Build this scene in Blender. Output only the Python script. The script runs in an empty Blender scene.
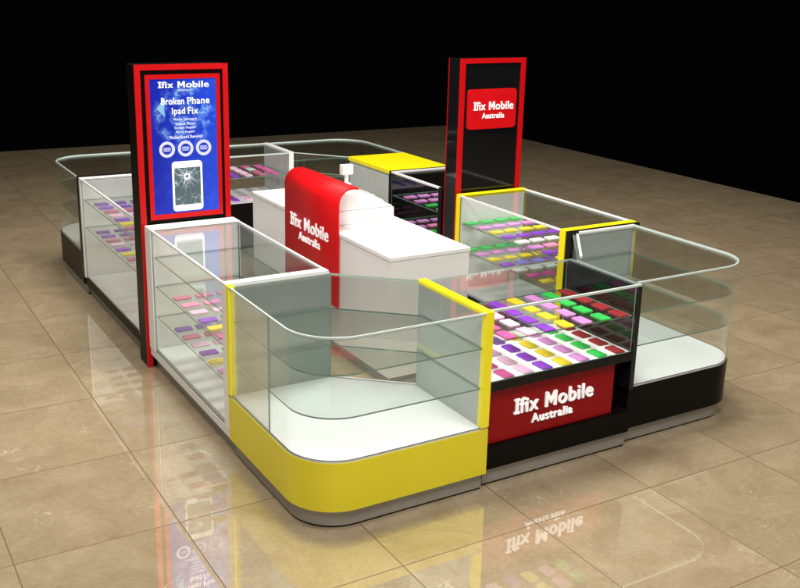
import bpy, bmesh, math, random
from mathutils import Vector, Matrix
random.seed(7)
scene = bpy.context.scene
COL = scene.collection

# ------------------------------------------------------------------ materials
MATS = {}
def new_mat(name):
    m = bpy.data.materials.new(name); m.use_nodes = True
    nt = m.node_tree; nt.nodes.clear()
    out = nt.nodes.new('ShaderNodeOutputMaterial')
    MATS[name] = m
    return m, nt, out

def N(nt, kind, **kw):
    n = nt.nodes.new(kind)
    for k, v in kw.items(): setattr(n, k, v)
    return n

def plain(name, col, rough=.35, metal=0., var=.06, scale=9., ior=1.5, emit=0., bump=0.):
    """painted / laminate surface with a little tonal and gloss variation"""
    m, nt, out = new_mat(name); L = nt.links.new
    b = N(nt, 'ShaderNodeBsdfPrincipled')
    tc = N(nt, 'ShaderNodeTexCoord'); nz = N(nt, 'ShaderNodeTexNoise')
    nz.inputs['Scale'].default_value = scale; nz.inputs['Detail'].default_value = 5
    L(tc.outputs['Object'], nz.inputs['Vector'])
    mr = N(nt, 'ShaderNodeMapRange'); mr.inputs[3].default_value = 1 - var; mr.inputs[4].default_value = 1 + var * .5
    L(nz.outputs[0], mr.inputs[0])
    mx = N(nt, 'ShaderNodeMix', data_type='RGBA', blend_type='MULTIPLY'); mx.inputs[0].default_value = 1
    mx.inputs[6].default_value = (*col, 1); L(mr.outputs[0], mx.inputs[7])
    L(mx.outputs[2], b.inputs['Base Color'])
    rr = N(nt, 'ShaderNodeMapRange'); rr.inputs[3].default_value = max(.02, rough - .05); rr.inputs[4].default_value = rough + .07
    L(nz.outputs[0], rr.inputs[0]); L(rr.outputs[0], b.inputs['Roughness'])
    b.inputs['Metallic'].default_value = metal; b.inputs['IOR'].default_value = ior
    if emit:
        L(mx.outputs[2], b.inputs['Emission Color']); b.inputs['Emission Strength'].default_value = emit
    if bump:
        n2 = N(nt, 'ShaderNodeTexNoise'); n2.inputs['Scale'].default_value = 160
        L(tc.outputs['Object'], n2.inputs['Vector'])
        bp = N(nt, 'ShaderNodeBump'); bp.inputs['Strength'].default_value = bump; bp.inputs['Distance'].default_value = .001
        L(n2.outputs[0], bp.inputs['Height']); L(bp.outputs[0], b.inputs['Normal'])
    L(b.outputs[0], out.inputs[0])
    return m

def glass(name, tint, base=.03, top=.85, power=4.):
    """thin architectural glass: straight-through light plus facing-dependent mirror"""
    m, nt, out = new_mat(name); L = nt.links.new
    t = N(nt, 'ShaderNodeBsdfTransparent'); t.inputs[0].default_value = (*tint, 1)
    g = N(nt, 'ShaderNodeBsdfGlossy'); g.inputs['Roughness'].default_value = .015; g.inputs[0].default_value = (.95, 1, .97, 1)
    lw = N(nt, 'ShaderNodeLayerWeight'); lw.inputs[0].default_value = .5
    p = N(nt, 'ShaderNodeMath', operation='POWER'); p.inputs[1].default_value = power
    L(lw.outputs['Facing'], p.inputs[0])
    mr = N(nt, 'ShaderNodeMapRange'); mr.inputs[3].default_value = base; mr.inputs[4].default_value = top
    L(p.outputs[0], mr.inputs[0])
    mx = N(nt, 'ShaderNodeMixShader'); L(mr.outputs[0], mx.inputs[0]); L(t.outputs[0], mx.inputs[1]); L(g.outputs[0], mx.inputs[2])
    L(mx.outputs[0], out.inputs[0])
    return m

glass('clear_glass', (.986, .993, .988), base=.018, top=.7, power=4.)
glass('shelf_glass', (.965, .985, .974), base=.03, top=.75)
glass('mirror_glass', (.975, .985, .975), base=.10, top=.85, power=2.6)
plain('glass_edge', (.16, .25, .21), .15, var=.1)
plain('rim_edge', (.52, .60, .57), .15, var=.08)
plain('white_rim', (.78, .78, .78), .3, var=.04)
plain('white_panel', (.74, .75, .75), .22, var=.05, scale=3)
plain('white_deck', (.63, .635, .655), .3, var=.05, scale=4, )
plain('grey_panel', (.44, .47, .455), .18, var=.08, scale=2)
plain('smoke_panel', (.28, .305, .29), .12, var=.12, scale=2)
plain('lit_white_deck', (.84, .84, .84), .3, var=.03, scale=4, emit=.12)  # lit copy of white_deck: brightness put in as paler colour and glow
plain('counter_white', (.80, .79, .79), .3, var=.04, scale=2.5)
plain('register_white', (.78, .77, .77), .4, var=.05)
plain('register_grey', (.45, .44, .45), .4)
plain('yellow_laminate', (.72, .62, .006), .3, var=.07, scale=2.5)
plain('yellow_edge', (.86, .74, .006), .32, var=.05, emit=.03)
plain('black_laminate', (.0055, .0045, .004), .3, var=.25, scale=5, ior=1.16)
plain('black_edge', (.005, .0045, .0045), .3, ior=1.33)
plain('black_glass', (.006, .006, .007), .05, ior=1.5, var=.1)
plain('steel_kick', (.33, .31, .275), .38, metal=.35, var=.15, scale=14)
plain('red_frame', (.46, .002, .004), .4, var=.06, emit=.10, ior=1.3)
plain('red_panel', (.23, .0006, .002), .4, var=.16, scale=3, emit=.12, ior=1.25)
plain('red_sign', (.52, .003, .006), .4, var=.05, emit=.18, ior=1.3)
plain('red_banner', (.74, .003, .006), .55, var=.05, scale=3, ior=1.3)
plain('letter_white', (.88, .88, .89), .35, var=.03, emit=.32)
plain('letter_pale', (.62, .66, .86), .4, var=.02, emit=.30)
plain('badge_blue', (.06, .10, .55), .4, emit=.5)
plain('badge_pale', (.52, .55, .84), .4, emit=.25)
plain('bolt_steel', (.30, .30, .29), .3, metal=1.)
plain('shard_pale', (.20, .42, .62), .2, emit=.35, var=.3, scale=20)

PHONE = {'magenta': (.62, .10, .34), 'pale pink': (.78, .50, .70), 'purple': (.24, .045, .55), 'yellow': (.74, .60, .035),
         'orchid': (.62, .25, .62), 'green': (.035, .50, .09), 'dark red': (.30, .022, .030), 'pink': (.80, .25, .46),
         'violet': (.16, .05, .38), 'white': (.80, .80, .82), 'rose': (.50, .13, .26), 'mint': (.45, .66, .60), 'blue': (.20, .18, .66)}
for k, c in PHONE.items(): plain('phone ' + k, c, .28, var=.10, scale=30)

def poster_mat():
    m, nt, out = new_mat('poster_print'); L = nt.links.new
    b = N(nt, 'ShaderNodeBsdfPrincipled'); b.inputs['Roughness'].default_value = .25
    tc = N(nt, 'ShaderNodeTexCoord'); sx = N(nt, 'ShaderNodeSeparateXYZ'); L(tc.outputs['Generated'], sx.inputs[0])
    # streaky cracked-glass marks inside a ring in the upper half
    cx = N(nt, 'ShaderNodeVectorMath', operation='SUBTRACT'); cx.inputs[1].default_value = (.52, .5, .73)
    L(tc.outputs['Generated'], cx.inputs[0])
    sc = N(nt, 'ShaderNodeVectorMath', operation='MULTIPLY'); sc.inputs[1].default_value = (1, 0, 1.95); L(cx.outputs[0], sc.inputs[0])
    ln = N(nt, 'ShaderNodeVectorMath', operation='LENGTH'); L(sc.outputs[0], ln.inputs[0])
    vor = N(nt, 'ShaderNodeTexVoronoi', feature='DISTANCE_TO_EDGE'); vor.inputs['Scale'].default_value = 9
    L(sc.outputs[0], vor.inputs['Vector'])
    v1 = N(nt, 'ShaderNodeMapRange'); v1.inputs[1].default_value = 0; v1.inputs[2].default_value = .05; v1.inputs[3].default_value = 1; v1.inputs[4].default_value = 0
    L(vor.outputs['Distance'], v1.inputs[0])
    nz = N(nt, 'ShaderNodeTexNoise'); nz.inputs['Scale'].default_value = 6; nz.inputs['Detail'].default_value = 6; L(sc.outputs[0], nz.inputs['Vector'])
    n1 = N(nt, 'ShaderNodeMapRange'); n1.inputs[1].default_value = .45; n1.inputs[2].default_value = .75; L(nz.outputs[0], n1.inputs[0])
    mul = N(nt, 'ShaderNodeMath', operation='MULTIPLY'); L(v1.outputs[0], mul.inputs[0]); L(n1.outputs[0], mul.inputs[1])
    add = N(nt, 'ShaderNodeMath', operation='MULTIPLY_ADD'); L(n1.outputs[0], add.inputs[0]); add.inputs[1].default_value = .34; L(mul.outputs[0], add.inputs[2])
    ring = N(nt, 'ShaderNodeMapRange'); ring.inputs[1].default_value = .40; ring.inputs[2].default_value = .50; ring.inputs[3].default_value = 1; ring.inputs[4].default_value = .05
    L(ln.outputs['Value'], ring.inputs[0])
    f = N(nt, 'ShaderNodeMath', operation='MULTIPLY'); L(add.outputs[0], f.inputs[0]); L(ring.outputs[0], f.inputs[1])
    ramp = N(nt, 'ShaderNodeMix', data_type='RGBA'); ramp.inputs[6].default_value = (.005, .010, .30, 1); ramp.inputs[7].default_value = (.012, .05, .52, 1)
    L(sx.outputs[0], ramp.inputs[0])
    mx = N(nt, 'ShaderNodeMix', data_type='RGBA'); mx.inputs[7].default_value = (.30, .62, 1.0, 1)
    L(f.outputs[0], mx.inputs[0]); L(ramp.outputs[2], mx.inputs[6])
    L(mx.outputs[2], b.inputs['Base Color']); L(mx.outputs[2], b.inputs['Emission Color']); b.inputs['Emission Strength'].default_value = .24
    L(b.outputs[0], out.inputs[0]); return m
poster_mat()

def cracked_screen():
    m, nt, out = new_mat('cracked_screen'); L = nt.links.new
    b = N(nt, 'ShaderNodeBsdfPrincipled'); b.inputs['Roughness'].default_value = .3
    tc = N(nt, 'ShaderNodeTexCoord')
    vor = N(nt, 'ShaderNodeTexVoronoi', feature='DISTANCE_TO_EDGE'); vor.inputs['Scale'].default_value = 26
    L(tc.outputs['Object'], vor.inputs['Vector'])
    v1 = N(nt, 'ShaderNodeMapRange'); v1.inputs[2].default_value = .035; v1.inputs[3].default_value = 1.; v1.inputs[4].default_value = 0; L(vor.outputs['Distance'], v1.inputs[0])
    nz = N(nt, 'ShaderNodeTexNoise'); nz.inputs['Scale'].default_value = 14; L(tc.outputs['Object'], nz.inputs['Vector'])
    n1 = N(nt, 'ShaderNodeMapRange'); n1.inputs[1].default_value = .42; n1.inputs[2].default_value = .62; L(nz.outputs[0], n1.inputs[0])
    mu = N(nt, 'ShaderNodeMath', operation='MULTIPLY'); L(v1.outputs[0], mu.inputs[0]); L(n1.outputs[0], mu.inputs[1])
    mx = N(nt, 'ShaderNodeMix', data_type='RGBA'); mx.inputs[6].default_value = (.055, .085, .095, 1); mx.inputs[7].default_value = (.6, .7, .7, 1)
    L(mu.outputs[0], mx.inputs[0])
    L(mx.outputs[2], b.inputs['Base Color']); L(mx.outputs[2], b.inputs['Emission Color']); b.inputs['Emission Strength'].default_value = .6
    L(b.outputs[0], out.inputs[0]); return m
cracked_screen()

TX, TY, X0, Y0 = .774, .855, -.48, .46
def floor_mat():
    m, nt, out = new_mat('marble_tiles'); L = nt.links.new
    b = N(nt, 'ShaderNodeBsdfPrincipled')
    geo = N(nt, 'ShaderNodeNewGeometry'); sx = N(nt, 'ShaderNodeSeparateXYZ'); L(geo.outputs['Position'], sx.inputs[0])
    def cell(o, off, size):
        s = N(nt, 'ShaderNodeMath', operation='SUBTRACT'); s.inputs[1].default_value = off; L(o, s.inputs[0])
        d = N(nt, 'ShaderNodeMath', operation='DIVIDE'); d.inputs[1].default_value = size; L(s.outputs[0], d.inputs[0])
        fl = N(nt, 'ShaderNodeMath', operation='FLOOR'); L(d.outputs[0], fl.inputs[0])
        fr = N(nt, 'ShaderNodeMath', operation='FRACT'); L(d.outputs[0], fr.inputs[0])
        a = N(nt, 'ShaderNodeMath', operation='SUBTRACT'); a.inputs[0].default_value = .5; L(fr.outputs[0], a.inputs[1])
        ab = N(nt, 'ShaderNodeMath', operation='ABSOLUTE'); L(a.outputs[0], ab.inputs[0])
        e = N(nt, 'ShaderNodeMath', operation='SUBTRACT'); e.inputs[0].default_value = .5; L(ab.outputs[0], e.inputs[1])
        w = N(nt, 'ShaderNodeMath', operation='MULTIPLY'); w.inputs[1].default_value = size; L(e.outputs[0], w.inputs[0])
        return fl.outputs[0], w.outputs[0]
    ix, dx = cell(sx.outputs[0], X0, TX); iy, dy = cell(sx.outputs[1], Y0, TY)
    mn = N(nt, 'ShaderNodeMath', operation='MINIMUM'); L(dx, mn.inputs[0]); L(dy, mn.inputs[1])
    gr = N(nt, 'ShaderNodeMapRange', interpolation_type='SMOOTHSTEP'); gr.inputs[1].default_value = .0016; gr.inputs[2].default_value = .0044; gr.inputs[3].default_value = 1; gr.inputs[4].default_value = 0
    L(mn.outputs[0], gr.inputs[0])
    cv = N(nt, 'ShaderNodeCombineXYZ'); L(ix, cv.inputs[0]); L(iy, cv.inputs[1])
    wn = N(nt, 'ShaderNodeTexWhiteNoise', noise_dimensions='3D'); L(cv.outputs[0], wn.inputs['Vector'])
    off = N(nt, 'ShaderNodeVectorMath', operation='MULTIPLY_ADD'); off.inputs[1].default_value = (13, 17, 5)
    L(wn.outputs['Color'], off.inputs[0]); L(geo.outputs['Position'], off.inputs[2])
    n1 = N(nt, 'ShaderNodeTexNoise'); n1.inputs['Scale'].default_value = 2.6; n1.inputs['Detail'].default_value = 9; n1.inputs['Roughness'].default_value = .62; n1.inputs['Distortion'].default_value = .9
    L(off.outputs[0], n1.inputs['Vector'])
    cr = N(nt, 'ShaderNodeValToRGB'); e = cr.color_ramp.elements
    e[0].position = .28; e[0].color = (.345, .262, .158, 1); e[1].position = .72; e[1].color = (.485, .388, .252, 1)
    L(n1.outputs[0], cr.inputs[0])
    # fine speckle and short pale veins
    n2 = N(nt, 'ShaderNodeTexNoise'); n2.inputs['Scale'].default_value = 38; n2.inputs['Detail'].default_value = 4; L(off.outputs[0], n2.inputs['Vector'])
    m2 = N(nt, 'ShaderNodeMapRange'); m2.inputs[3].default_value = .80; m2.inputs[4].default_value = 1.16; L(n2.outputs[0], m2.inputs[0])
    mulc = N(nt, 'ShaderNodeMix', data_type='RGBA', blend_type='MULTIPLY'); mulc.inputs[0].default_value = 1; L(cr.outputs[0], mulc.inputs[6]); L(m2.outputs[0], mulc.inputs[7])
    n3 = N(nt, 'ShaderNodeTexNoise'); n3.inputs['Scale'].default_value = 4.2; n3.inputs['Detail'].default_value = 3; n3.inputs['Distortion'].default_value = 2.2; L(off.outputs[0], n3.inputs['Vector'])
    a3 = N(nt, 'ShaderNodeMath', operation='SUBTRACT'); a3.inputs[1].default_value = .5; L(n3.outputs[0], a3.inputs[0])
    b3 = N(nt, 'ShaderNodeMath', operation='ABSOLUTE'); L(a3.outputs[0], b3.inputs[0])
    v3 = N(nt, 'ShaderNodeMapRange'); v3.inputs[1].default_value = 0; v3.inputs[2].default_value = .011; v3.inputs[3].default_value = .5; v3.inputs[4].default_value = 0; L(b3.outputs[0], v3.inputs[0])
    n4 = N(nt, 'ShaderNodeTexNoise'); n4.inputs['Scale'].default_value = 3.3; L(off.outputs[0], n4.inputs['Vector'])
    m4 = N(nt, 'ShaderNodeMapRange'); m4.inputs[1].default_value = .52; m4.inputs[2].default_value = .66; L(n4.outputs[0], m4.inputs[0])
    vm = N(nt, 'ShaderNodeMath', operation='MULTIPLY'); L(v3.outputs[0], vm.inputs[0]); L(m4.outputs[0], vm.inputs[1])
    vein = N(nt, 'ShaderNodeMix', data_type='RGBA'); vein.inputs[7].default_value = (.78, .68, .52, 1); L(vm.outputs[0], vein.inputs[0]); L(mulc.outputs[2], vein.inputs[6])
    tv = N(nt, 'ShaderNodeMapRange'); tv.inputs[3].default_value = .93; tv.inputs[4].default_value = 1.04; L(wn.outputs['Value'], tv.inputs[0])
    tm = N(nt, 'ShaderNodeMix', data_type='RGBA', blend_type='MULTIPLY'); tm.inputs[0].default_value = 1; L(vein.outputs[2], tm.inputs[6]); L(tv.outputs[0], tm.inputs[7])
    gm = N(nt, 'ShaderNodeMix', data_type='RGBA'); gm.inputs[7].default_value = (.13, .08, .042, 1); L(gr.outputs[0], gm.inputs[0]); L(tm.outputs[2], gm.inputs[6])
    L(gm.outputs[2], b.inputs['Base Color'])
    ro = N(nt, 'ShaderNodeMapRange'); ro.inputs[3].default_value = .012; ro.inputs[4].default_value = .5; L(gr.outputs[0], ro.inputs[0]); L(ro.outputs[0], b.inputs['Roughness'])
    b.inputs['IOR'].default_value = FLOOR_IOR
    sp = N(nt, 'ShaderNodeMapRange'); sp.inputs[3].default_value = .5; sp.inputs[4].default_value = .02; L(gr.outputs[0], sp.inputs[0]); L(sp.outputs[0], b.inputs['Specular IOR Level'])
    bp = N(nt, 'ShaderNodeBump', invert=True); bp.inputs['Strength'].default_value = .25; bp.inputs['Distance'].default_value = .001; L(gr.outputs[0], bp.inputs['Height']); L(bp.outputs[0], b.inputs['Normal'])
    L(b.outputs[0], out.inputs[0]); return m
FLOOR_IOR = 3.8
floor_mat()

# ------------------------------------------------------------------ geometry helpers
def box(bm, x0, x1, y0, y1, z0, z1, bev=0.):
    vs = [bm.verts.new((x, y, z)) for z in (z0, z1) for y in (y0, y1) for x in (x0, x1)]
    fs = [bm.faces.new([vs[i] for i in q]) for q in ((0, 2, 3, 1), (4, 5, 7, 6), (0, 1, 5, 4), (2, 6, 7, 3), (0, 4, 6, 2), (1, 3, 7, 5))]
    if bev:
        es = set(e for f in fs for e in f.edges)
        bmesh.ops.bevel(bm, geom=list(es), offset=bev, segments=2, profile=.5, affect='EDGES')
    return fs

def B(*a, bev=0.):
    bm = bmesh.new(); box(bm, *a, bev=bev); return bm

def prism(bm, poly, z0, z1, bev=0.):
    """poly counter-clockwise in plan"""
    lo = [bm.verts.new((x, y, z0)) for x, y in poly]; hi = [bm.verts.new((x, y, z1)) for x, y in poly]
    n = len(poly); side = []
    t = bm.faces.new(hi); bm.faces.new(lo[::-1])
    for i in range(n):
        j = (i + 1) % n
        f = bm.faces.new((lo[i], lo[j], hi[j], hi[i])); f.material_index = 1; side.append(f)
    if bev:
        bmesh.ops.bevel(bm, geom=list(t.edges), offset=bev, segments=2, profile=.5, affect='EDGES')
    return bm
def P(poly, z0, z1, bev=0.): return prism(bmesh.new(), poly, z0, z1, bev)

def offset_path(path, d):
    """offset an open plan path to its left by d"""
    out = []
    n = len(path)
    for i in range(n):
        a = Vector(path[max(i - 1, 0)]); c = Vector(path[min(i + 1, n - 1)]); p = Vector(path[i])
        if 0 < i < n - 1:
            t1 = (p - a).normalized(); t2 = (c - p).normalized(); t = (t1 + t2).normalized()
            nrm = Vector((-t.y, t.x)); k = d / max(.3, nrm.dot(Vector((-t1.y, t1.x))))
        else:
            t = (c - a).normalized(); nrm = Vector((-t.y, t.x)); k = d
        out.append(tuple(p + nrm * k))
    return out

def ribbon(bm, path, d, z0, z1):
    """upright sheet following a plan path, thickness d to its left; rim faces get slot 1"""
    q = offset_path(path, d)
    A = [[bm.verts.new((x, y, z)) for x, y in pts] for pts in (path, q) for z in (z0, z1)]
    n = len(path)
    for i in range(n - 1):
        bm.faces.new((A[0][i], A[0][i + 1], A[1][i + 1], A[1][i]))
        bm.faces.new((A[2][i + 1], A[2][i], A[3][i], A[3][i + 1]))
        f = bm.faces.new((A[1][i], A[1][i + 1], A[3][i + 1], A[3][i])); f.material_index = 1
        f = bm.faces.new((A[0][i + 1], A[0][i], A[2][i], A[2][i + 1])); f.material_index = 1
    for i in (0, n - 1):
        f = bm.faces.new((A[0][i], A[1][i], A[3][i], A[2][i])); f.material_index = 1
    return bm
def R(path, d, z0, z1): return ribbon(bmesh.new(), path, d, z0, z1)

def setp(o, label=None, cat=None, group=None, kind=None):
    if label: o['label'] = label
    if cat: o['category'] = cat
    if group: o['group'] = group
    if kind: o['kind'] = kind
    return o

def thing(name, label, cat, loc, group=None):
    o = bpy.data.objects.new(name, None); COL.objects.link(o); o.location = loc; o.empty_display_size = .1
    o['base'] = 0
    del o['base']
    return setp(o, label, cat, group)

def part(name, bm, mats, parent=None, label=None, base=None, smooth=False):
    if base is None:
        r = parent
        while r is not None and r.parent is not None: r = r.parent
        base = r.location.copy() if r is not None else Vector((0, 0, 0))
    bmesh.ops.translate(bm, verts=bm.verts, vec=-Vector(base))
    bmesh.ops.recalc_face_normals(bm, faces=bm.faces)
    me = bpy.data.meshes.new(name); bm.to_mesh(me); bm.free()
    for m in ([mats] if isinstance(mats, str) else mats): me.materials.append(MATS[m])
    if smooth:
        for p in me.polygons: p.use_smooth = True
    o = bpy.data.objects.new(name, me); COL.objects.link(o)
    if parent is not None: o.parent = parent
    else: o.location = base
    if label: o['label'] = label
    return o

GL = ['clear_glass', 'glass_edge']; SH = ['shelf_glass', 'glass_edge']

# ------------------------------------------------------------------ lettering
def glyphs(txt, bold=.02, ext=.01):
    c = bpy.data.curves.new('lettering', 'FONT'); c.body = txt; c.size = 1; c.offset = bold; c.extrude = ext; c.resolution_u = 4
    c.space_character = 1.07
    o = bpy.data.objects.new('lettering', c); COL.objects.link(o)
    bpy.context.view_layer.update()
    dg = bpy.context.evaluated_depsgraph_get()
    me = bpy.data.meshes.new_from_object(o.evaluated_get(dg)); bm = bmesh.new(); bm.from_mesh(me)
    bpy.data.objects.remove(o); bpy.data.curves.remove(c); bpy.data.meshes.remove(me)
    for f in bm.faces: f.material_index = 0
    return bm

def bbox2(bm):
    xs = [v.co.x for v in bm.verts]; ys = [v.co.y for v in bm.verts]
    return min(xs), max(xs), min(ys), max(ys)

def text_bm(txt, org, U, V, w, h, bold=.02, depth=.004, serif=True):
    """lettering fitted to w x h, its lower left corner at org, running along U, upright along V"""
    k = bold * .55; bold = min(bold, .006)
    bm = glyphs(txt, bold)
    if k > .004:
        src = bpy.data.meshes.new('tmp'); bm.to_mesh(src)
        for i, dx in enumerate((-k * .9, k * .9)):
            n0 = len(bm.verts); bm.from_mesh(src); bm.verts.ensure_lookup_table()
            for v in bm.verts[n0:]:
                v.co.x += dx; v.co.z *= .97 - .04 * i
        bpy.data.meshes.remove(src)
    if serif and txt[0] == 'I':
        i = glyphs('I', bold); a, b_, c, d = bbox2(i); i.free(); ext = k * .9 if k > .004 else 0; a -= ext; b_ += ext
        s = (b_ - a) * .62; t = (d - c) * .13
        for y0, y1 in ((c, c + t), (d - t, d)):
            box(bm, a - s, a - .002, y0, y1, -.0098, .0098); box(bm, b_ + .002, b_ + s, y0, y1, -.0098, .0098)
    if txt.startswith('Ifix M'):     # own M with open counters
        g0 = glyphs('Ifix M', bold); mx1 = bbox2(g0)[1]; g0.free()
        g0 = glyphs('M', bold); a, b_, c, d = bbox2(g0); g0.free(); mx0 = mx1 - (b_ - a)
        bmesh.ops.delete(bm, geom=[v for v in bm.verts if mx0 - .04 < v.co.x < mx1 + .04], context='VERTS')
        sw = .145; w_ = mx1 - mx0; mid = (mx0 + mx1) / 2; t = .20
        pts = [(mx0, c), (mx0 + sw, c), (mx0 + sw, d - .27), (mid, c + .12), (mx1 - sw, d - .27), (mx1 - sw, c), (mx1, c), (mx1, d), (mx1 - sw * 1.05, d), (mid, c + .36), (mx0 + sw * 1.05, d), (mx0, d)]
        lo = [bm.verts.new((x, y, -.01)) for x, y in pts]; hi = [bm.verts.new((x, y, .01)) for x, y in pts]
        bm.faces.new(hi); bm.faces.new(lo[::-1])
        for i in range(len(pts)):
            j = (i + 1) % len(pts); bm.faces.new((lo[i], lo[j], hi[j], hi[i]))
    x0, x1, y0, y1 = bbox2(bm)
    U = Vector(U); V = Vector(V); W = U.cross(V)
    for v in bm.verts:
        x = (v.co.x - x0) / (x1 - x0) * w; y = (v.co.y - y0) / (y1 - y0) * h; z = (v.co.z + .01) / .02 * depth
        v.co = Vector(org) + U * x + V * y + W * z
    return bm
def lettering(txt, org, U, V, w, h, mat, parent, **kw):
    bm = text_bm(txt, org, U, V, w, h, **kw)
    if ' ' in txt:
        d = Vector(U); vs = sorted(bm.verts, key=lambda v: v.co.dot(d)); f = len(txt.split(' ')[0]) / len(txt)
        lo, hi = vs[0].co.dot(d), vs[-1].co.dot(d)
        best = max((b_.co.dot(d) - a.co.dot(d), (a.co.dot(d) + b_.co.dot(d)) / 2) for a, b_ in zip(vs, vs[1:]) if abs((a.co.dot(d) - lo) / (hi - lo) - f) < .16)
        b2 = bm.copy()
        bmesh.ops.delete(bm, geom=[v for v in bm.verts if v.co.dot(d) > best[1]], context='VERTS')
        bmesh.ops.delete(b2, geom=[v for v in b2.verts if v.co.dot(d) <= best[1]], context='VERTS')
        part('lettering', b2, mat, parent)
    part('lettering', bm, mat, parent)
XU, ZU = (1, 0, 0), (0, 0, 1)

# ------------------------------------------------------------------ setting
bm = bmesh.new()
vs = [bm.verts.new(p) for p in ((-9, -9, 0), (9, -9, 0), (9, 12, 0), (-9, 12, 0))]; bm.faces.new(vs)
fl = part('floor', bm, 'marble_tiles'); setp(fl, kind='structure')

W_, L_, D_ = 3.126, 5.43, .615
ZK, ZB, ZT = .10, .37, 1.0

def arc(cx, cy, r, a0, a1, n=36):
    return [(cx + r * math.cos(math.radians(a0 + (a1 - a0) * i / n)), cy + r * math.sin(math.radians(a0 + (a1 - a0) * i / n))) for i in range(n + 1)]

# ------------------------------------------------------------------ corner showcases
def corner_case(label, T, ax, ay, r, base_mat, dx, dy, shelves, rim='rim_edge', deck='white_deck', group='glass corner showcases', seams=False, end_panels=()):
    """local plan: rounded outer corner at the origin, arms along +u (length ax) and +v (length ay); T maps (u,v)->(x,y).
    the inner side is cut off diagonally from (ax,dy) to (dx,ay)."""
    flip = (T((1, 0))[0] - T((0, 0))[0]) * (T((0, 1))[1] - T((0, 0))[1]) < 0
    def tp(path): return [T(p) for p in path]
    def poly(path):
        q = tp(path)
        return q[::-1] if flip else q
    def rib(path, d, z0, z1):
        q = tp(path)
        if flip: q = q[::-1]
        return R(q, d, z0, z1)
    def outer(i, rr):      # outer path inset by i
        return [(i, ay)] + arc(i + rr, i + rr, rr, 180, 270) + [(ax, i)]
    c = T((ax * .5, ay * .5))
    t = thing('corner_showcase', label, 'showcase', (c[0], c[1], 0), group)
    full = outer(0, r) + [(ax, dy), (dx, ay)]
    part('base', P(poly(full), ZK, ZB - .012), [base_mat, base_mat], t)
    ins = .026
    kick = [(ins, ay - .01)] + arc(ins + r - ins, ins + r - ins, r - ins, 180, 270) + [(ax - .01, ins), (ax - .01, dy - .03), (dx - .03, ay - .01)]
    pk = part('plinth', P(poly(kick), .012, ZK), ['steel_kick', 'steel_kick'], t)
    ins = .031
    kick = [(ins, ay - .014)] + arc(ins + r - ins, ins + r - ins, r - ins, 180, 270) + [(ax - .014, ins), (ax - .014, dy - .034), (dx - .034, ay - .014)]
    part('contact_shade_strip', P(poly(kick), 0, .0118), ['black_edge', 'black_edge'], pk)  # dark strip added as the contact shade between plinth and floor
    dk = outer(.006, r - .006) + [(ax - .003, dy - .004), (dx - .004, ay - .003)]
    part('deck', P(poly(dk), ZB - .012, ZB), [deck, deck], t)
    # outer glass: flat, bent, flat
    g = outer(.004, r - .004)
    if seams:
        part('side_glass', rib([g[0], (g[0][0], .472)], .008, ZB, ZT - .012), ['mirror_glass', 'glass_edge'], t)
        g = [(g[0][0], .470)] + g[1:]
    part('curved_glass', rib(g, .008, ZB, ZT - .012), GL, t)
    part('back_glass', rib([(ax - .03, dy), (dx, ay - .03)], .008, ZB, ZT - .012), GL, t)
    # glass lid and the bright polished edge round it
    lid = outer(.012, r - .012) + [(ax - .012, dy - .02), (dx - .02, ay - .012)]
    part('glass_top', P(poly(lid), ZT - .011, ZT - .003), ['clear_glass', 'rim_edge'], t)
    part('top_rim', rib(outer(0, r), .009, ZT - .008, ZT + .002), [rim, rim], t)
    for z in shelves:
        sh = [(.022, ay - .05)] + arc(.022 + r - .022, .022 + r - .022, r - .022, 180, 270) + [(ax - .05, .022), (ax - .05, dy - .05), (dx - .05, ay - .05)]
        part('shelf', P(poly(sh), z, z + .008), SH, t)
    return t, tp

def end_panel(t, x0, x1, y0, y1, z0, z1, face, edge, axis, front_low=True, low=True):
    """upright end panel; banded in the edge colour on its outward end and its top"""
    p = part('end_panel', B(x0, x1, y0, y1, z0, z1 - .02), face, t)
    part('top_edge', B(x0 - .002, x1 + .002, y0 - .002, y1 + .002, z1 - .02, z1 + .004, bev=.002), edge, p)
    return p

# yellow, front left
yc, _ = corner_case('yellow based rounded glass corner showcase, nearest the camera', lambda p: (p[0], p[1]), 1.035, 1.02, .27, 'yellow_laminate', D_, .65, (.58, .80), seams=True)
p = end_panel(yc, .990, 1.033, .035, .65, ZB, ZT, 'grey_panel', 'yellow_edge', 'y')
part('front_edge', B(.987, 1.036, -.003, .035, ZB + .001, ZT + .004, bev=.002), 'yellow_edge', p)
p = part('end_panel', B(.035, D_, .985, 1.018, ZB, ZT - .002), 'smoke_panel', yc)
part('front_edge', B(-.003, .035, .982, 1.021, ZB + .001, ZT + .004, bev=.002), 'yellow_edge', p)

# black, front right
YB = .06
bc, _ = corner_case('black based glass corner showcase at the right end of the front', lambda p: (W_ - .066 - p[0], YB + p[1]), W_ - .066 - 2.075, 1.17 - YB, .26, 'black_laminate', D_ - .066, D_ - YB, (.60, .80))
p = part('end_panel', B(W_ - D_, W_ - .072, 1.135, 1.166, ZB, ZT - .02), 'grey_panel', bc)
part('top_edge', B(W_ - D_ - .01, W_ - .002, 1.138, 1.168, ZT - .019, ZT + .003), 'black_edge', p)
part('panel_rim', B(W_ - D_ + .05, W_ - .075, 1.118, 1.134, ZT - .016, ZT + .002), 'white_rim', p)
part('post', B(W_ - D_ - .03, W_ - D_ + .0, 1.12, 1.168, ZB, ZT + .003), 'black_edge', p)
part('diagonal_rim', R([(2.165, .64), (2.515, 1.085)], .014, ZT - .012, ZT + .002), ['white_rim', 'white_rim'], bc)

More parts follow.
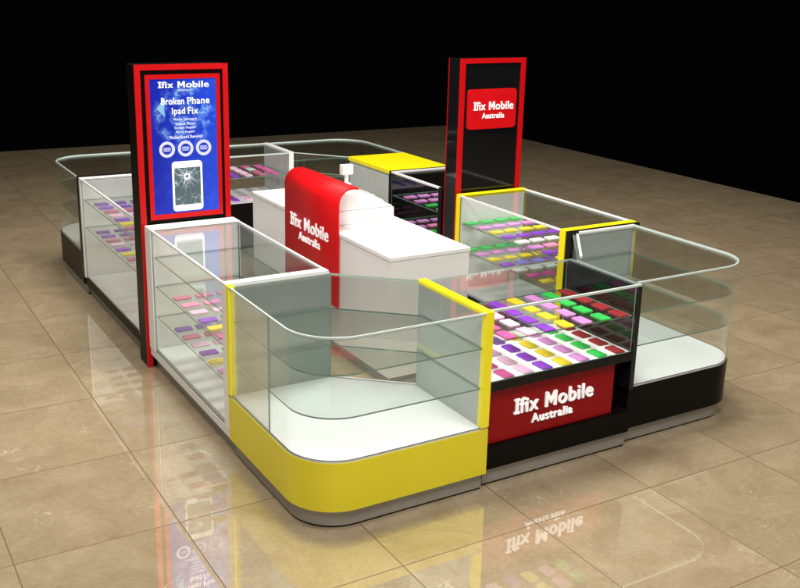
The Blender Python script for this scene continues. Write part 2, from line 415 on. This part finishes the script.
# black, back left
bl, _ = corner_case('black based glass corner showcase at the far left', lambda p: (p[0], L_ - p[1]), 1.05, L_ - 4.335, .30, 'black_laminate', D_, D_, (.60, .80))
# back right
br, _ = corner_case('glass corner showcase behind the yellow topped cabinet, far right back', lambda p: (W_ - p[0], L_ - p[1]), W_ - 2.145, L_ - 4.39, .32, 'black_laminate', D_, D_, (.60, .80))

# ------------------------------------------------------------------ front sign case
t = thing('display_case', 'black display case with red lettered front sign, between the yellow and black corner showcases', 'display case', (1.54, .3, 0), 'straight display cases')
x0, x1, yf, yb = 1.038, 2.072, .028, .63
part('base', B(x0, x1, yf, yb, ZK, .232, bev=.003), 'black_laminate', t)
pk = part('plinth', B(x0 + .01, x1 - .004, yf + .022, yb - .02, .012, ZK), 'steel_kick', t)
part('contact_shade_strip', B(x0 + .012, x1 - .006, yf + .026, yb - .024, 0, .0118), 'black_edge', pk)  # black strip stands in for contact shade along the floor
part('recess_back', B(x0, x1 - .036, .12, yb, .232, .552), 'black_laminate', t)
sp = part('sign_panel', B(1.046, 1.945, .052, .119, .236, .548, bev=.002), 'red_panel', t)
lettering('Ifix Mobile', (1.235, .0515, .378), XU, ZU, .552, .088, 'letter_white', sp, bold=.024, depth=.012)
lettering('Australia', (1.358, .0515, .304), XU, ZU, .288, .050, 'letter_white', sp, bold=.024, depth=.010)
dk = part('deck', B(x0, x1 - .037, yf + .004, yb, .592, .602), 'lit_white_deck', t)
part('deck_lip', B(x0, x1 - .037, yf - .012, yf + .003, .553, .603, bev=.002), 'black_edge', dk)
part('deck_support', B(x0, x1 - .037, yf + .004, yb, .553, .591), 'black_edge', dk)
part('side_panel', B(x1 - .035, x1 - .003, yf - .010, yb, .372, ZT - .012), 'black_glass', t)
part('front_glass', R([(x0 + .004, yf), (x1 - .038, yf)], .008, .604, ZT - .012), GL, t)
part('back_glass', R([(x1 - .038, yb), (x0 + .004, yb)], .008, .604, ZT - .012), GL, t)
part('glass_top', P([(x0, yf), (x1 - .003, yf), (x1 - .003, yb), (x0, yb)], ZT - .011, ZT - .003), ['clear_glass', 'rim_edge'], t)
part('top_rim', B(x0, x1 - .004, yf - .006, yf + .008, ZT - .010, ZT + .002), 'rim_edge', t)
part('shelf', P([(x0 + .004, yf + .014), (x1 - .04, yf + .014), (x1 - .04, yb - .02), (x0 + .004, yb - .02)], .812, .820), SH, t)

# ------------------------------------------------------------------ side cases running along y
def side_case(label, xa, xb, ya, yb, face_left, frame, rail_h, inner, shelves, deck_z, plinth=True, edge_a=None, edge_b=None, name='display_case', back_glass=True, capa=.06, capb=.06, postw=.05, rim='white_rim', end_in='white_panel', rw=.012, far_rim=False):
    t = thing(name, label, 'display case', ((xa + xb) / 2, (ya + yb) / 2, 0), 'straight display cases')
    part('base', B(xa, xb, ya, yb, ZK, ZK + rail_h, bev=.002), frame, t)
    part('plinth', B(xa + .04, xb - .04, ya + .002, yb - .002, 0, ZK), 'steel_kick', t)
    part('deck', B(xa + .014, xb - .014, ya + capa, yb - capb, ZK + rail_h + .0005, deck_z), inner, t)
    for (y0, y1, e) in ((ya, ya + capa, edge_a), (yb - capb, yb, edge_b)):
        p = part('end_panel', B(xa + .006, xb - .006, y0 + .002, y1 - .002, ZK + rail_h, ZT - .02), end_in, t)
        if e:
            part('top_edge', B(xa - .004, xb + .004, y0, y1, ZT - .019, ZT + .005, bev=.002), e, p)
            part('front_edge', B(xa - .005, xa + .006, y0, y1, ZK + rail_h, ZT - .019), e, p)
            part('front_edge', B(xb - .006, xb + .005, y0, y1, ZK + rail_h, ZT - .019), e, p)
    ga, gb = ya + capa, yb - capb
    part('side_glass', R([(xa + .002, gb), (xa + .002, ga)], .008, ZK + rail_h, ZT - .012), GL, t)
    part('side_glass', R([(xb - .002, ga), (xb - .002, gb)], .008, ZK + rail_h, ZT - .012), GL, t)
    part('glass_top', P([(xa + .012, ga), (xb - .012, ga), (xb - .012, gb), (xa + .012, gb)], ZT - .011, ZT - .003), ['clear_glass', 'rim_edge'], t)
    for xx in (xa - .002, xb + .002 - rw):
        part('top_rim', B(xx, xx + rw, ga, gb, ZT - .011, ZT + .003), rim, t)
    if far_rim: part('top_rim', B(xa + rw, xb - rw, gb - .024, gb - .001, ZT - .010, ZT + .003), rim, t)
    for z in shelves:
        part('shelf', P([(xa + .016, ga + .01), (xb - .016, ga + .01), (xb - .016, gb - .01), (xa + .016, gb - .01)], z, z + .008), SH, t)
    return t

side_case('white framed glass case in front of the blue poster sign', .002, D_, 1.024, 2.496, True, 'white_panel', .055, 'white_deck', (.402, .612, .812), .175, edge_a='white_rim', edge_b='white_rim', capa=.06, capb=.12)
# left rear
lr = side_case('glass case with black base rail behind the blue poster sign', .004, D_, 2.70, 4.325, True, 'black_laminate', .065, 'white_deck', (.592, .822), .172, edge_a='white_rim', edge_b='white_rim', capa=.05, capb=.045)
p = part('end_frame', B(-.008, .035, 4.327, 4.372, ZK, ZT - .012), 'black_edge', lr)
part('top_bar', B(-.008, D_, 4.327, 4.372, ZT - .0115, ZT + .008), 'black_edge', p)
# right
side_case('glass case between two yellow end frames at the right', 2.485, W_, 1.176, 2.50, False, 'black_laminate', .12, 'white_deck', (.558, .770), .24, edge_a='yellow_edge', edge_b='yellow_edge', capa=.06, capb=.05)
# right rear, black inside
side_case('black lined glass case between the red edged sign and yellow topped cabinet', 2.50, W_, 2.735, 3.585, False, 'black_laminate', .10, 'black_edge', (.558, .785), .25, edge_a='black_edge', edge_b='black_edge', capa=.05, capb=.03, end_in='black_glass', rw=.028, far_rim=True)

# ------------------------------------------------------------------ back case along x
t = thing('display_case', 'glass case on a tall black base along the back', 'display case', (1.6, 5.1, 0), 'straight display cases')
xa, xb, ya, yb = 1.055, 2.14, 4.81, L_
part('base', B(xa, xb, ya, yb, ZK, .545), 'black_laminate', t)
part('plinth', B(xa + .01, xb - .01, ya + .04, yb - .04, 0, ZK), 'steel_kick', t)
part('deck', B(xa, xb - .052, ya + .002, yb - .002, .5455, .556), 'white_deck', t)
part('front_glass', R([(xa, ya + .002), (xb - .05, ya + .002)], .008, .557, ZT - .012), GL, t)
part('back_glass', R([(xb - .05, yb - .002), (xa, yb - .002)], .008, .557, ZT - .012), GL, t)
part('glass_top', P([(xa, ya), (xb - .05, ya), (xb - .05, yb), (xa, yb)], ZT - .011, ZT - .003), ['clear_glass', 'rim_edge'], t)
for y in (ya - .002, yb - .012): part('top_rim', B(xa, xb - .05, y, y + .014, ZT - .0105, ZT + .003), 'rim_edge', t)
part('shelf', P([(xa + .01, ya + .014), (xb - .06, ya + .014), (xb - .06, yb - .014), (xa + .01, yb - .014)], .782, .790), SH, t)
p = part('end_panel', B(xb - .045, xb - .004, ya + .03, yb - .004, .556, ZT - .01), 'grey_panel', t)
part('top_edge', B(xb - .049, xb - .001, ya - .004, yb, ZT - .009, ZT + .006), 'white_rim', p)
part('front_edge', B(xb - .049, xb - .001, ya - .004, ya + .029, .546, ZT - .0095), 'white_rim', p)

# ------------------------------------------------------------------ yellow topped cabinet
t = thing('cabinet', 'closed cabinet with flat yellow top and pale grey side', 'cabinet', (2.82, 4.0, 0))
part('carcass', B(2.522, W_ - .004, 3.625, 4.375, ZK, .965, bev=.002), 'grey_panel', t)
part('plinth', B(2.55, W_ - .04, 3.63, 4.37, 0, ZK), 'steel_kick', t)
part('cabinet_top', B(2.512, W_, 3.592, 4.388, .967, ZT + .004, bev=.003), 'yellow_edge', t)
part('front_panel', B(2.516, W_ - .002, 3.600, 3.624, ZK, .965), 'black_laminate', t)
d = part('door', B(2.514, 2.5215, 3.66, 3.995, .16, .94, bev=.001), 'grey_panel', t); part('handle', B(2.502, 2.513, 3.955, 3.967, .50, .64, bev=.002), 'bolt_steel', d)
d = part('door', B(2.514, 2.5215, 4.003, 4.34, .16, .94, bev=.001), 'grey_panel', t); part('handle', B(2.502, 2.513, 4.031, 4.043, .50, .64, bev=.002), 'bolt_steel', d)

# ------------------------------------------------------------------ sign towers
def ring(x0, x1, z0, z1, wl, wr, wt, wb, y0, y1):
    bm = bmesh.new()
    box(bm, x0, x0 + wl, y0, y1, z0, z1); box(bm, x1 - wr, x1, y0, y1, z0, z1)
    box(bm, x0 + wl, x1 - wr, y0, y1, z1 - wt, z1)
    if wb: box(bm, x0 + wl, x1 - wr, y0, y1, z0, z0 + wb)
    return bm

t = thing('sign_tower', 'tall black sign with blue phone repair poster and double red frame', 'sign', (.29, 2.6, 0), 'tall sign towers')
part('body', B(-.017, .605, 2.516, 2.69, 0.0, 2.046, bev=.003), 'black_laminate', t)
part('outer_frame', ring(-.020, .607, .003, 2.050, .038, .037, .036, 0, 2.504, 2.5155), 'red_frame', t)
part('inner_frame', ring(.046, .549, 1.032, 1.985, .029, .028, .028, .034, 2.504, 2.5155), 'red_frame', t)
ps = part('poster', B(.0755, .5205, 2.5065, 2.5155, 1.0665, 1.9565), 'poster_print', t)
yt = 2.506
def ptxt(s, x0, x1, z0, z1, bold, mat='letter_white', serif=False):
    lettering(s, (x0, yt, z0), XU, ZU, x1 - x0, z1 - z0, mat, ps, bold=bold, depth=.002, serif=serif)
ptxt('Ifix Mobile', .130, .472, 1.899, 1.940, .035, serif=True)
ptxt('Australia', .262, .342, 1.877, 1.888, .01, 'letter_pale')
ptxt('Broken', .148, .300, 1.791, 1.836, .010)
ptxt('Phane', .322, .474, 1.791, 1.836, .010)
ptxt('Ipad', .217, .305, 1.714, 1.771, .010)
ptxt('Fix', .325, .393, 1.726, 1.771, .010)
ptxt('Water Damaged', .224, .380, 1.681, 1.702, .016, 'letter_pale')
ptxt('Unlock Phone', .240, .370, 1.655, 1.673, .016, 'letter_pale')
ptxt('Screen Repair', .230, .374, 1.626, 1.646, .016, 'letter_pale')
ptxt('Parts Repair', .240, .368, 1.599, 1.617, .016, 'letter_pale')
ptxt('Motherboard Removal', .195, .417, 1.566, 1.588, .016, 'letter_pale')
def disc(cx, cz, r, y0, y1, n=32, ri=0.):
    bm = bmesh.new()
    o0 = [bm.verts.new((cx + r * math.cos(2 * math.pi * i / n), y0, cz + r * math.sin(2 * math.pi * i / n))) for i in range(n)]
    o1 = [bm.verts.new((v.co.x, y1, v.co.z)) for v in o0]
    if ri:
        i0 = [bm.verts.new((cx + ri * math.cos(2 * math.pi * i / n), y0, cz + ri * math.sin(2 * math.pi * i / n))) for i in range(n)]
        i1 = [bm.verts.new((v.co.x, y1, v.co.z)) for v in i0]
    for i in range(n):
        j = (i + 1) % n
        bm.faces.new((o0[i], o0[j], o1[j], o1[i]))
        if ri:
            bm.faces.new((i0[j], i0[i], i1[i], i1[j])); bm.faces.new((o0[i], i0[i], i0[j], o0[j])); bm.faces.new((o1[i], o1[j], i1[j], i1[i]))
    if not ri: bm.faces.new(o0); bm.faces.new(o1)
    return bm
for cx in (.1745, .3000, .4245):
    bm = disc(cx, 1.4985, .053, 2.5035, 2.506, ri=.034)
    for a, b_, zz in ((-.022, .022, .010), (-.027, .027, 0), (-.022, .022, -.010)):
        box(bm, cx + a, cx + b_, 2.5035, 2.506, 1.4985 + zz - .0025, 1.4985 + zz + .0025)
    part('badge', bm, 'badge_pale', ps)
# the pictured cracked phone
def rrect(x0, x1, z0, z1, r, n=6):
    pts = []
    for cx, cz, a in ((x1 - r, z1 - r, 0), (x0 + r, z1 - r, 90), (x0 + r, z0 + r, 180), (x1 - r, z0 + r, 270)):
        pts += [(cx + r * math.cos(math.radians(a + 90 * i / n)), cz + r * math.sin(math.radians(a + 90 * i / n))) for i in range(n + 1)]
    return pts
def xz_prism(poly, y0, y1):
    bm = bmesh.new()
    a = [bm.verts.new((x, y0, z)) for x, z in poly]; b_ = [bm.verts.new((x, y1, z)) for x, z in poly]
    bm.faces.new(a); bm.faces.new(b_[::-1])
    for i in range(len(poly)):
        j = (i + 1) % len(poly); bm.faces.new((a[i], a[j], b_[j], b_[i]))
    return bm
ph = part('pictured_phone', xz_prism(rrect(.202, .410, 1.079, 1.415, .024), 2.504, 2.506), 'letter_white', ps)
sc = B(.2155, .3965, 2.5032, 2.5039, 1.120, 1.372)
bmm = sc
part('pictured_screen', bmm, 'cracked_screen', ps)
bm = bmesh.new(); rc = random.Random(3); c0 = (.302, 1.312)
for k in range(30):
    a = 2 * math.pi * k / 30 + rc.uniform(-.1, .1); r0 = .017; r1 = rc.choice((.035, .05, .075, .10)) * rc.uniform(.7, 1.2)
    p0 = (c0[0] + r0 * math.cos(a), c0[1] + r0 * math.sin(a)); a2 = a + rc.uniform(-.12, .12)
    p1 = [c0[0] + r1 * math.cos(a2), c0[1] + r1 * math.sin(a2)]
    p1[0] = min(max(p1[0], .2165), .3955); p1[1] = min(max(p1[1], 1.122), 1.370)
    w = .0016; nx, nz_ = -math.sin(a) * w, math.cos(a) * w
    yk = 2.5028 - k * .00001
    f = [bm.verts.new((p0[0] - nx, yk, p0[1] - nz_)), bm.verts.new((p0[0] + nx, yk, p0[1] + nz_)), bm.verts.new((p1[0] + nx * .25, yk, p1[1] + nz_ * .25)), bm.verts.new((p1[0] - nx * .25, yk, p1[1] - nz_ * .25))]
    bm.faces.new(f)
part('crack_lines', bm, 'letter_pale', ps)
part('crack_ring', disc(c0[0], c0[1], .021, 2.5018, 2.5022, ri=.012, n=11), 'letter_white', ps)
part('glass_shard', xz_prism([(.160, 1.832), (.118, 1.766), (.170, 1.712), (.165, 1.76), (.174, 1.815)], 2.5055, 2.5063), 'shard_pale', ps)

t = thing('sign_tower', 'tall black sign with red frame and small red name plate', 'sign', (2.81, 2.6, 0), 'tall sign towers')
part('body', B(2.502, 3.120, 2.546, 2.70, 0, 2.044, bev=.003), 'black_glass', t)
part('front_frame', ring(2.498, 3.124, .40, 2.048, .048, .044, .038, 0, 2.536, 2.5455), 'red_frame', t)
part('rear_trim', B(2.4985, 2.5035, 2.7005, 2.704, .003, 2.0435), 'red_frame', t)
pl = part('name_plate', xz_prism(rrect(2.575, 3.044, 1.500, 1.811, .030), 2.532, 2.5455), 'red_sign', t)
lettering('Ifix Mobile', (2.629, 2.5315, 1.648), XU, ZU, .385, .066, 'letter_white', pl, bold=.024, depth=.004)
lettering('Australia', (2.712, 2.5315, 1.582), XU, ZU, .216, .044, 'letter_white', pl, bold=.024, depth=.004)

# ------------------------------------------------------------------ service counter, banner, register
t = thing('service_counter', 'long plain white service counter in the middle of the kiosk', 'counter', (1.55, 2.54, 0))
ca, cb, cy0, cy1, cz = 1.243, 1.862, 1.397, 3.684, .908
part('body', B(ca + .006, cb - .006, cy0 + .006, cy1 - .006, .08, cz - .03, bev=.003), 'counter_white', t)
part('worktop', B(ca, cb, cy0, cy1, cz - .0295, cz, bev=.004), 'counter_white', t)
part('plinth', B(ca + .05, cb - .05, cy0 + .05, cy1 - .05, 0, .08), 'register_grey', t)
for k in range(4):
    y0 = cy0 + .04 + k * .555; dd = part('drawer', B(cb - .0055, cb + .012, y0, y0 + .53, .66, .86, bev=.002), 'counter_white', t)
    part('handle', B(cb + .0125, cb + .026, y0 + .2, y0 + .33, .76, .772, bev=.003), 'bolt_steel', dd)

# banner: sheet standing against the counter side, rolled over at the top (profile in x-z, extruded along y)
prof = [(1.232, .36), (1.232, 1.105)]
prof += [(1.232 + .105 * (1 - math.cos(math.radians(a))), 1.105 + .112 * math.sin(math.radians(a))) for a in range(10, 91, 10)]
prof += [(1.36, 1.2175), (1.395, 1.215)]
bm = bmesh.new(); th = .010
def prof_off(pr, d):
    q = offset_path(pr, -d); return q
inner = prof_off(prof, th)
rows = []
for y in (2.105, 2.995):
    rows.append(([bm.verts.new((x, y, z)) for x, z in prof], [bm.verts.new((x, y, z)) for x, z in inner]))
(a0, i0), (a1, i1) = rows; n = len(prof)
for i in range(n - 1):
    bm.faces.new((a0[i], a0[i + 1], a1[i + 1], a1[i])); bm.faces.new((i0[i + 1], i0[i], i1[i], i1[i + 1]))
    bm.faces.new((a0[i + 1], a0[i], i0[i], i0[i + 1])); bm.faces.new((a1[i], a1[i + 1], i1[i + 1], i1[i]))
for k in (0, n - 1): bm.faces.new((a0[k], a1[k], i1[k], i0[k]))
bn = part('banner', bm, 'red_banner', None, base=(1.24, 2.55, .36), smooth=False)
for pz in bn.data.polygons: pz.use_smooth = abs(pz.normal.y) < .5
setp(bn, 'red curved name banner standing against the white counter side', 'banner')
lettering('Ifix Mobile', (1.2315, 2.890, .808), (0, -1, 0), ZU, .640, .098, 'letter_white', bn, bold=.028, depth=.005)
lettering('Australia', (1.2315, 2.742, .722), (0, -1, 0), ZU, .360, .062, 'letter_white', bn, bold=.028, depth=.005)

t = thing('cash_register', 'white cash register with pole display beside the red banner', 'cash register', (1.57, 2.5, cz))
part('cash_drawer', B(1.335, 1.795, 2.30, 2.70, cz + .001, 1.008, bev=.006), 'register_white', t)
pr = [(1.345, 1.010), (1.345, 1.128), (1.40, 1.140), (1.46, 1.142), (1.53, 1.132), (1.60, 1.112), (1.66, 1.088), (1.705, 1.064), (1.712, 1.045), (1.740, 1.028), (1.775, 1.022), (1.785, 1.010)]
hb = xz_prism(pr, 2.305, 2.66); bmesh.ops.bevel(hb, geom=[e for e in hb.edges if abs((e.verts[0].co - e.verts[1].co).y) < .001], offset=.006, segments=2, profile=.5, affect='EDGES')
part('housing', hb, 'register_white', t)
kb = bmesh.new()
for i in range(4):
    for j in range(6):
        x = 1.545 + i * .036; z = 1.130 - (x - 1.53) * .36
        box(kb, x - .013, x + .013, 2.36 + j * .045, 2.393 + j * .045, z + .001, z + .010)
part('keyboard', kb, 'register_grey', t)
bm = bmesh.new()
bmesh.ops.create_cone(bm, cap_ends=True, segments=20, radius1=.045, radius2=.030, depth=.05, matrix=Matrix.Translation((1.535, 2.56, 1.135)))
bmesh.ops.create_cone(bm, cap_ends=True, segments=16, radius1=.016, radius2=.016, depth=.09, matrix=Matrix.Translation((1.535, 2.56, 1.185)))
part('pole', bm, 'register_white', t)
part('pole_display', B(1.490, 1.580, 2.535, 2.590, 1.222, 1.295, bev=.006), 'register_white', t)

# ------------------------------------------------------------------ phone cases
PW, PL, PH = .070, .108, .0085
def slab_mesh():
    bm = bmesh.new(); pts = rrect(-PW / 2, PW / 2, -PL / 2, PL / 2, .010, 3)
    prism(bm, pts, 0, PH, .002)
    for f in bm.faces: f.material_index = 0
    bmesh.ops.recalc_face_normals(bm, faces=bm.faces)
    # a small camera recess near one end
    me = bpy.data.meshes.new('phone_case'); bm.to_mesh(me); bm.free(); return me
SLAB = slab_mesh(); SLABS = {}
for k in PHONE:
    m = SLAB.copy(); m.name = 'phone_case'; m.materials.append(MATS['phone ' + k]); SLABS[k] = m
proto = {k: bpy.data.objects.new('phone_case', SLABS[k]) for k in PHONE}
rp = random.Random(11)
def phone(col, x, y, z, label, group, rot=0):
    o = proto[col].copy(); COL.objects.link(o)
    o.location = (x + rp.uniform(-.003, .003), y + rp.uniform(-.003, .003), z); o.rotation_euler = (0, 0, rot + rp.uniform(-.03, .03))
    setp(o, label, 'phone case', group)
ORD = ['first', 'second', 'third', 'fourth', 'fifth', 'sixth', 'seventh', 'eighth', 'ninth']

cols = ['magenta', 'pale pink', 'purple', 'yellow', 'orchid', 'green', 'dark red']
for z, nm in ((.6025, 'white deck'), (.8205, 'glass shelf')):
    for j in range(4):
        for i, c in enumerate(cols):
            phone(c, 1.186 + .1303 * i, .078 + .1432 * j + .012, z,
                  f"{c} phone case on {nm} above red front sign, {ORD[j]} row from front glass", 'phone cases in the front sign case')

def grid(colours, xs, ys, z, place, frm, grp, rot=math.pi / 2, xref='glass', rev=False):
    for j, y in enumerate(ys):
        row = colours[j % len(colours)]
        for i, x in enumerate(xs):
            c = row[i] if isinstance(row, (list, tuple)) else row
            k = len(xs) - 1 - i if rev else i
            phone(c, x, y, z, f"{c} phone case, {ORD[j]} row from {frm}, {ORD[k]} from {xref}, {place}", grp, rot)

# white case before the poster
xs = [.085 + .143 * i for i in range(4)]
ys = [2.035 - .157 * j for j in range(6)]
grid(['rose', 'pink', 'pale pink', 'purple', 'yellow', 'magenta'], xs, ys, .6205, 'upper shelf, white case', 'poster', 'phone cases in the white framed case')
grid(['violet', 'rose', 'pale pink', 'purple', 'yellow', 'orchid'], xs, ys, .4105, 'lower shelf, white case', 'poster', 'phone cases in the white framed case')
# behind the poster
ys = [4.03 - .148 * j for j in range(7)]
xs = [.10 + .143 * i for i in range(4)]
grid(['violet', 'purple', 'rose', 'pale pink', 'purple', 'yellow', 'magenta'], xs, ys, .8305, 'upper shelf behind poster', 'black post', 'phone cases in the case behind the poster sign')
grid(['violet', 'purple', 'rose', 'pale pink', 'purple', 'yellow', 'magenta'], xs, ys, .6005, 'lower shelf behind poster', 'black post', 'phone cases in the case behind the poster sign')
# right, between yellow frames
xs = [2.57 + .143 * i for i in range(4)]
ys = [2.395 - .160 * j for j in range(8)]
grid(['green', 'orchid', 'yellow', 'purple', 'white', ['orchid', 'pink', 'pink', 'pink'], 'purple', 'yellow'], xs, ys, .7785, 'upper shelf, yellow frames', 'far frame', 'phone cases between the yellow frames', xref='counter')
grid(['green', 'orchid', 'yellow', ['purple', 'blue', 'blue', 'purple'], 'white', 'magenta', 'yellow', 'green'], xs, ys, .5665, 'lower shelf, yellow frames', 'far frame', 'phone cases between the yellow frames', xref='counter')
# right rear, black lined
xs = [2.60 + .143 * i for i in range(4)]
ys = [3.39 - .178 * j for j in range(4)]
grid(['orchid', 'orchid', 'green', 'pink'], xs, ys, .7935, 'upper shelf, black case', 'cabinet', 'phone cases in the black lined case', xref='counter')
grid(['orchid', ['orchid', 'pink', 'orchid', 'pink'], 'green', 'purple'], xs, ys, .5665, 'lower shelf, black case', 'cabinet', 'phone cases in the black lined case', xref='counter')
# back case: columns of one colour running away from the counter
colsb = ['yellow', 'purple', 'purple', 'pale pink', 'rose', 'magenta']
for z, nm in ((.7905, 'glass shelf'), (.5565, 'white deck')):
    for i, c in enumerate(colsb):
        for j in range(4 if z > .6 else 2):
            cc = 'mint' if (i == 4 and j == 2) else c
            phone(cc, 1.30 + .137 * i, 4.92 + .135 * j, z, f"{cc} phone case {ORD[5 - i]} column from white divider, {ORD[j]} row, {nm}, back case", 'phone cases in the back case')
for o in proto.values(): bpy.data.objects.remove(o)

# ------------------------------------------------------------------ light
w = bpy.data.worlds.new("World"); scene.world = w; w.use_nodes = True
w.node_tree.nodes['Background'].inputs[0].default_value = (.9, .95, 1, 1)
w.node_tree.nodes['Background'].inputs[1].default_value = .0008
def area(loc, target, size, power, col=(1, .95, .88), sy=None):
    l = bpy.data.lights.new('unseen_area_light', 'AREA'); l.energy = power; l.color = col; l.size = size  # unseen light placed overhead for its effect, no ceiling fitting modelled
    if sy: l.shape = 'RECTANGLE'; l.size_y = sy
    o = bpy.data.objects.new('unseen_area_light', l); COL.objects.link(o); o.location = loc
    d = Vector(target) - Vector(loc); o.rotation_euler = d.to_track_quat('-Z', 'Y').to_euler(); return o
area((1.0, 1.6, 5.6), (1.5, 2.4, 0), 1.8, 420)
area((-1.4, -2.4, 5.0), (.6, 1.0, .3), 1.6, 205)
area((2.8, -2.6, 5.0), (1.9, .6, .4), 1.6, 150)
area((-2.2, 3.6, 5.4), (-.8, 4.2, 0), 1.6, 150)  # added to brighten the floor at the left rear
area((5.0, 3.2, 6.0), (5.0, 4.0, 0), 1.6, 120)  # added to brighten the floor towards the back right

# ------------------------------------------------------------------ camera
cd = bpy.data.cameras.new('camera'); cam = bpy.data.objects.new('camera', cd); COL.objects.link(cam); scene.camera = cam
r = Vector((0.85885312, -0.51164019, 0.02440553)); u = Vector((0.11750695, 0.24317827, 0.9628377)); f = Vector((0.49856136, 0.82406835, -0.2689757))
cam.matrix_world = Matrix(((r.x, u.x, -f.x, -1.79860515), (r.y, u.y, -f.y, -3.7785387), (r.z, u.z, -f.z, 2.57521267), (0, 0, 0, 1)))
cd.sensor_width = 36; cd.sensor_fit = 'HORIZONTAL'; cd.lens = 982.3736 / 800 * 36
cd.shift_x = -(402.6063 - 400) / 800; cd.shift_y = (259.7389 - 294) / 800
cd.clip_start = .05; cd.clip_end = 200

scene.view_settings.view_transform = 'Standard'; scene.view_settings.look = 'None'; scene.view_settings.exposure = 0; scene.view_settings.gamma = 1
scene.cycles.max_bounces = 12; scene.cycles.transparent_max_bounces = 48; scene.cycles.glossy_bounces = 6; scene.cycles.diffuse_bounces = 4
scene.cycles.sample_clamp_indirect = 4
